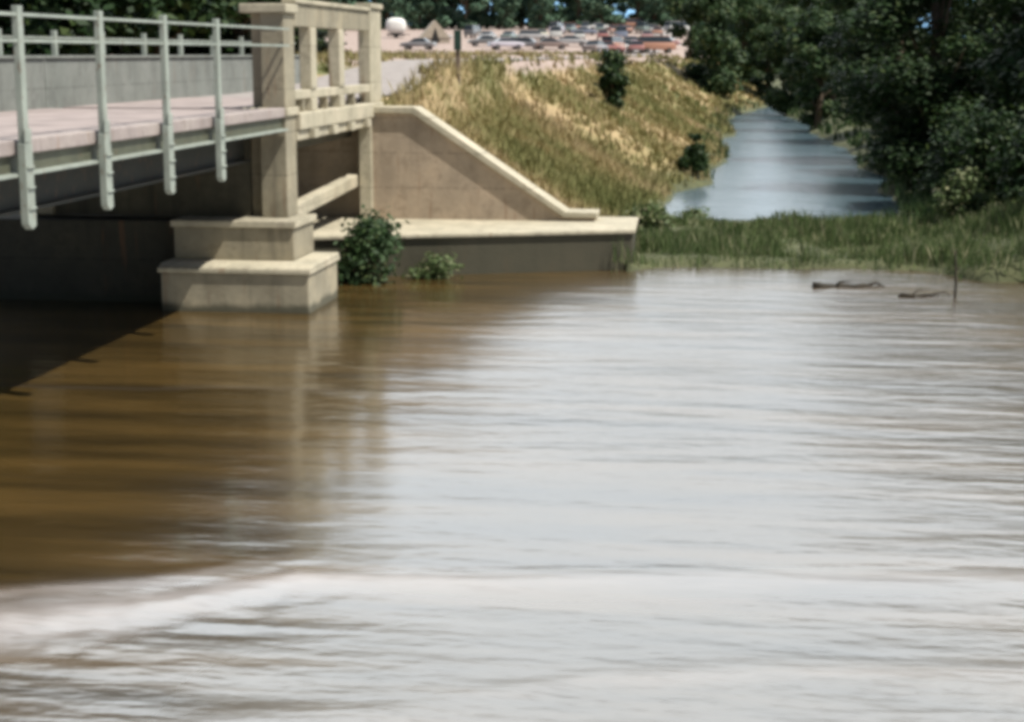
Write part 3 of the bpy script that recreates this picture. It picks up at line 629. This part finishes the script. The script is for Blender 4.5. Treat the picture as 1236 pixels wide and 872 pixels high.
# px, py of the ground contact, kind, colour, heading, label
cars = [
 (611,60,'sedan','lilac',25,'pale lilac sedan parked alone in front in the middle of the car park'),
 (585,56,'sedan','black',-160,'dark sedan parked left of the pale lilac sedan'),
 (528,50,'wagon','silver',10,'silver wagon parked behind the sign post'),
 (571,46,'van','black',80,'dark van seen end on between white vehicles'),
 (575,27,'van','white',20,'white van high at the back of the car park above the dark van'),
 (600,30,'van','cream',170,'cream van at the back of the car park above the lilac sedan'),
 (654,47,'sedan','cream',100,'cream sedan facing the river right of the lilac sedan'),
 (665,60,'sedan','brown',15,'brown sedan at the front edge of the car park'),
 (636,60,'wagon','grey',-10,'grey wagon at the front edge between lilac and brown sedans'),
 (692,38,'wagon','orange',8,'orange wagon in the back row of the car park'),
 (705,43,'sedan','blue',5,'blue sedan in front of the orange wagon'),
 (723,37,'sedan','white',15,'white sedan in the middle of the back row'),
 (750,40,'wagon','red',-8,'red wagon in the back row right of the white sedan'),
 (768,35,'van','orange',12,'orange van behind the red wagon'),
 (793,44,'wagon','orange',95,'small looking orange wagon facing the river at the right end of the car park'),
 (764,57,'sedan','lilac',5,'pale lilac sedan near the right front of the car park'),
 (800,58,'sedan','red',170,'red sedan at the right front end of the car park'),
 (817,40,'van','white',40,'white van at the right end of the car park beside the trees'),
 (690,56,'sedan','silver',0,'silver sedan in the front row right of the brown sedan'),
 (505,60,'sedan','grey',175,'grey sedan near the rounded white caravan'),
]
ordn = ['leftmost', 'second from the left', 'third from the left', 'fourth from the left', 'fifth from the left', 'sixth from the left', 'seventh from the left', 'eighth from the left', 'ninth from the left', 'tenth from the left']
g = random.Random(12)
for row, (py0, x0, dx_) in {'rearmost': (31, 622, 22), 'second rearmost': (41, 672, 17), 'middle': (49, 590, 27), 'nearest': (64, 716, 13)}.items():
    for k in range(8 if row != 'nearest' else 7):
        colr = g.choice(['white','cream','red','blue','orange','lilac','silver','white','green','brown']); kind = g.choice(['sedan','wagon','van'])
        cars.append((x0+k*dx_+g.uniform(-3,3), py0+g.uniform(-1,1), kind, colr, g.choice([80,95,100,-85,75,15]), f'{colr} {kind} in the {row} packed row of the car park, {ordn[k]}'))
for (px, py, kind, colr, hd, label) in cars:
    p = at(px, py); key = (kind, colr)
    if key not in protos: c = protos[key] = car_proto(kind, pm[colr], label)
    else: c = dup(protos[key], p, 0, None, label)
    c.location = p; c.rotation_euler = (0,0,R(hd)); 
# rounded white caravan
p = at(478, 46); cv = thing('caravan', 'rounded white caravan standing alone at the left end of the car park', 'caravan', p, R(8))
m = MB(); prof = []
N = 20
vs = []; fs = []
for i in range(N+1):
    th = math.pi*i/N
    for j in range(24):
        ph = 2*math.pi*j/24; cx, cy, cz = math.sin(th)*math.cos(ph), math.sin(th)*math.sin(ph), math.cos(th)
        e = .72; f_ = lambda v: math.copysign(abs(v)**e, v)
        vs.append((f_(cx)*1.7, f_(cy)*1.1, 1.95+f_(cz)*1.35))
for i in range(N):
    for j in range(24): fs.append((i*24+j, (i+1)*24+j, (i+1)*24+(j+1)%24, i*24+(j+1)%24))
m.add(vs, fs); m.build('shell', M['white'], cv, 0, True)
for y in (-1.0, 1.0):
    m = MB(); m.tube([(0,y-.1,.33),(0,y+.1,.33)], .33, 14); m.build('wheel', M['tyre'], cv)
m = MB(); m.box(-1.5,1.5,-.9,.9,.35,.62); m.box(1.4,2.4,-.05,.05,.45,.55); m.build('chassis', M['tyre'], cv)
# tan canvas tent
p = at(524, 52); tn = thing('tent', 'tan canvas ridge tent left of the dark green sign', 'tent', p, R(15))
m = MB(); m.prism_y([(-2.3,.7),(2.3,.7),(0,3.3)], -2.2, 2.2); m.build('canvas_roof', M['canvas'], tn)
m = MB(); m.box(-2.15,2.15,-2.1,2.1,0,.695); m.build('canvas_wall', M['canvas'], tn)
m = MB(); m.prism_y([(-.7,.05),(.7,.05),(0,2.3)], -2.24, -2.205); m.build('doorway', M['tyre'], tn)
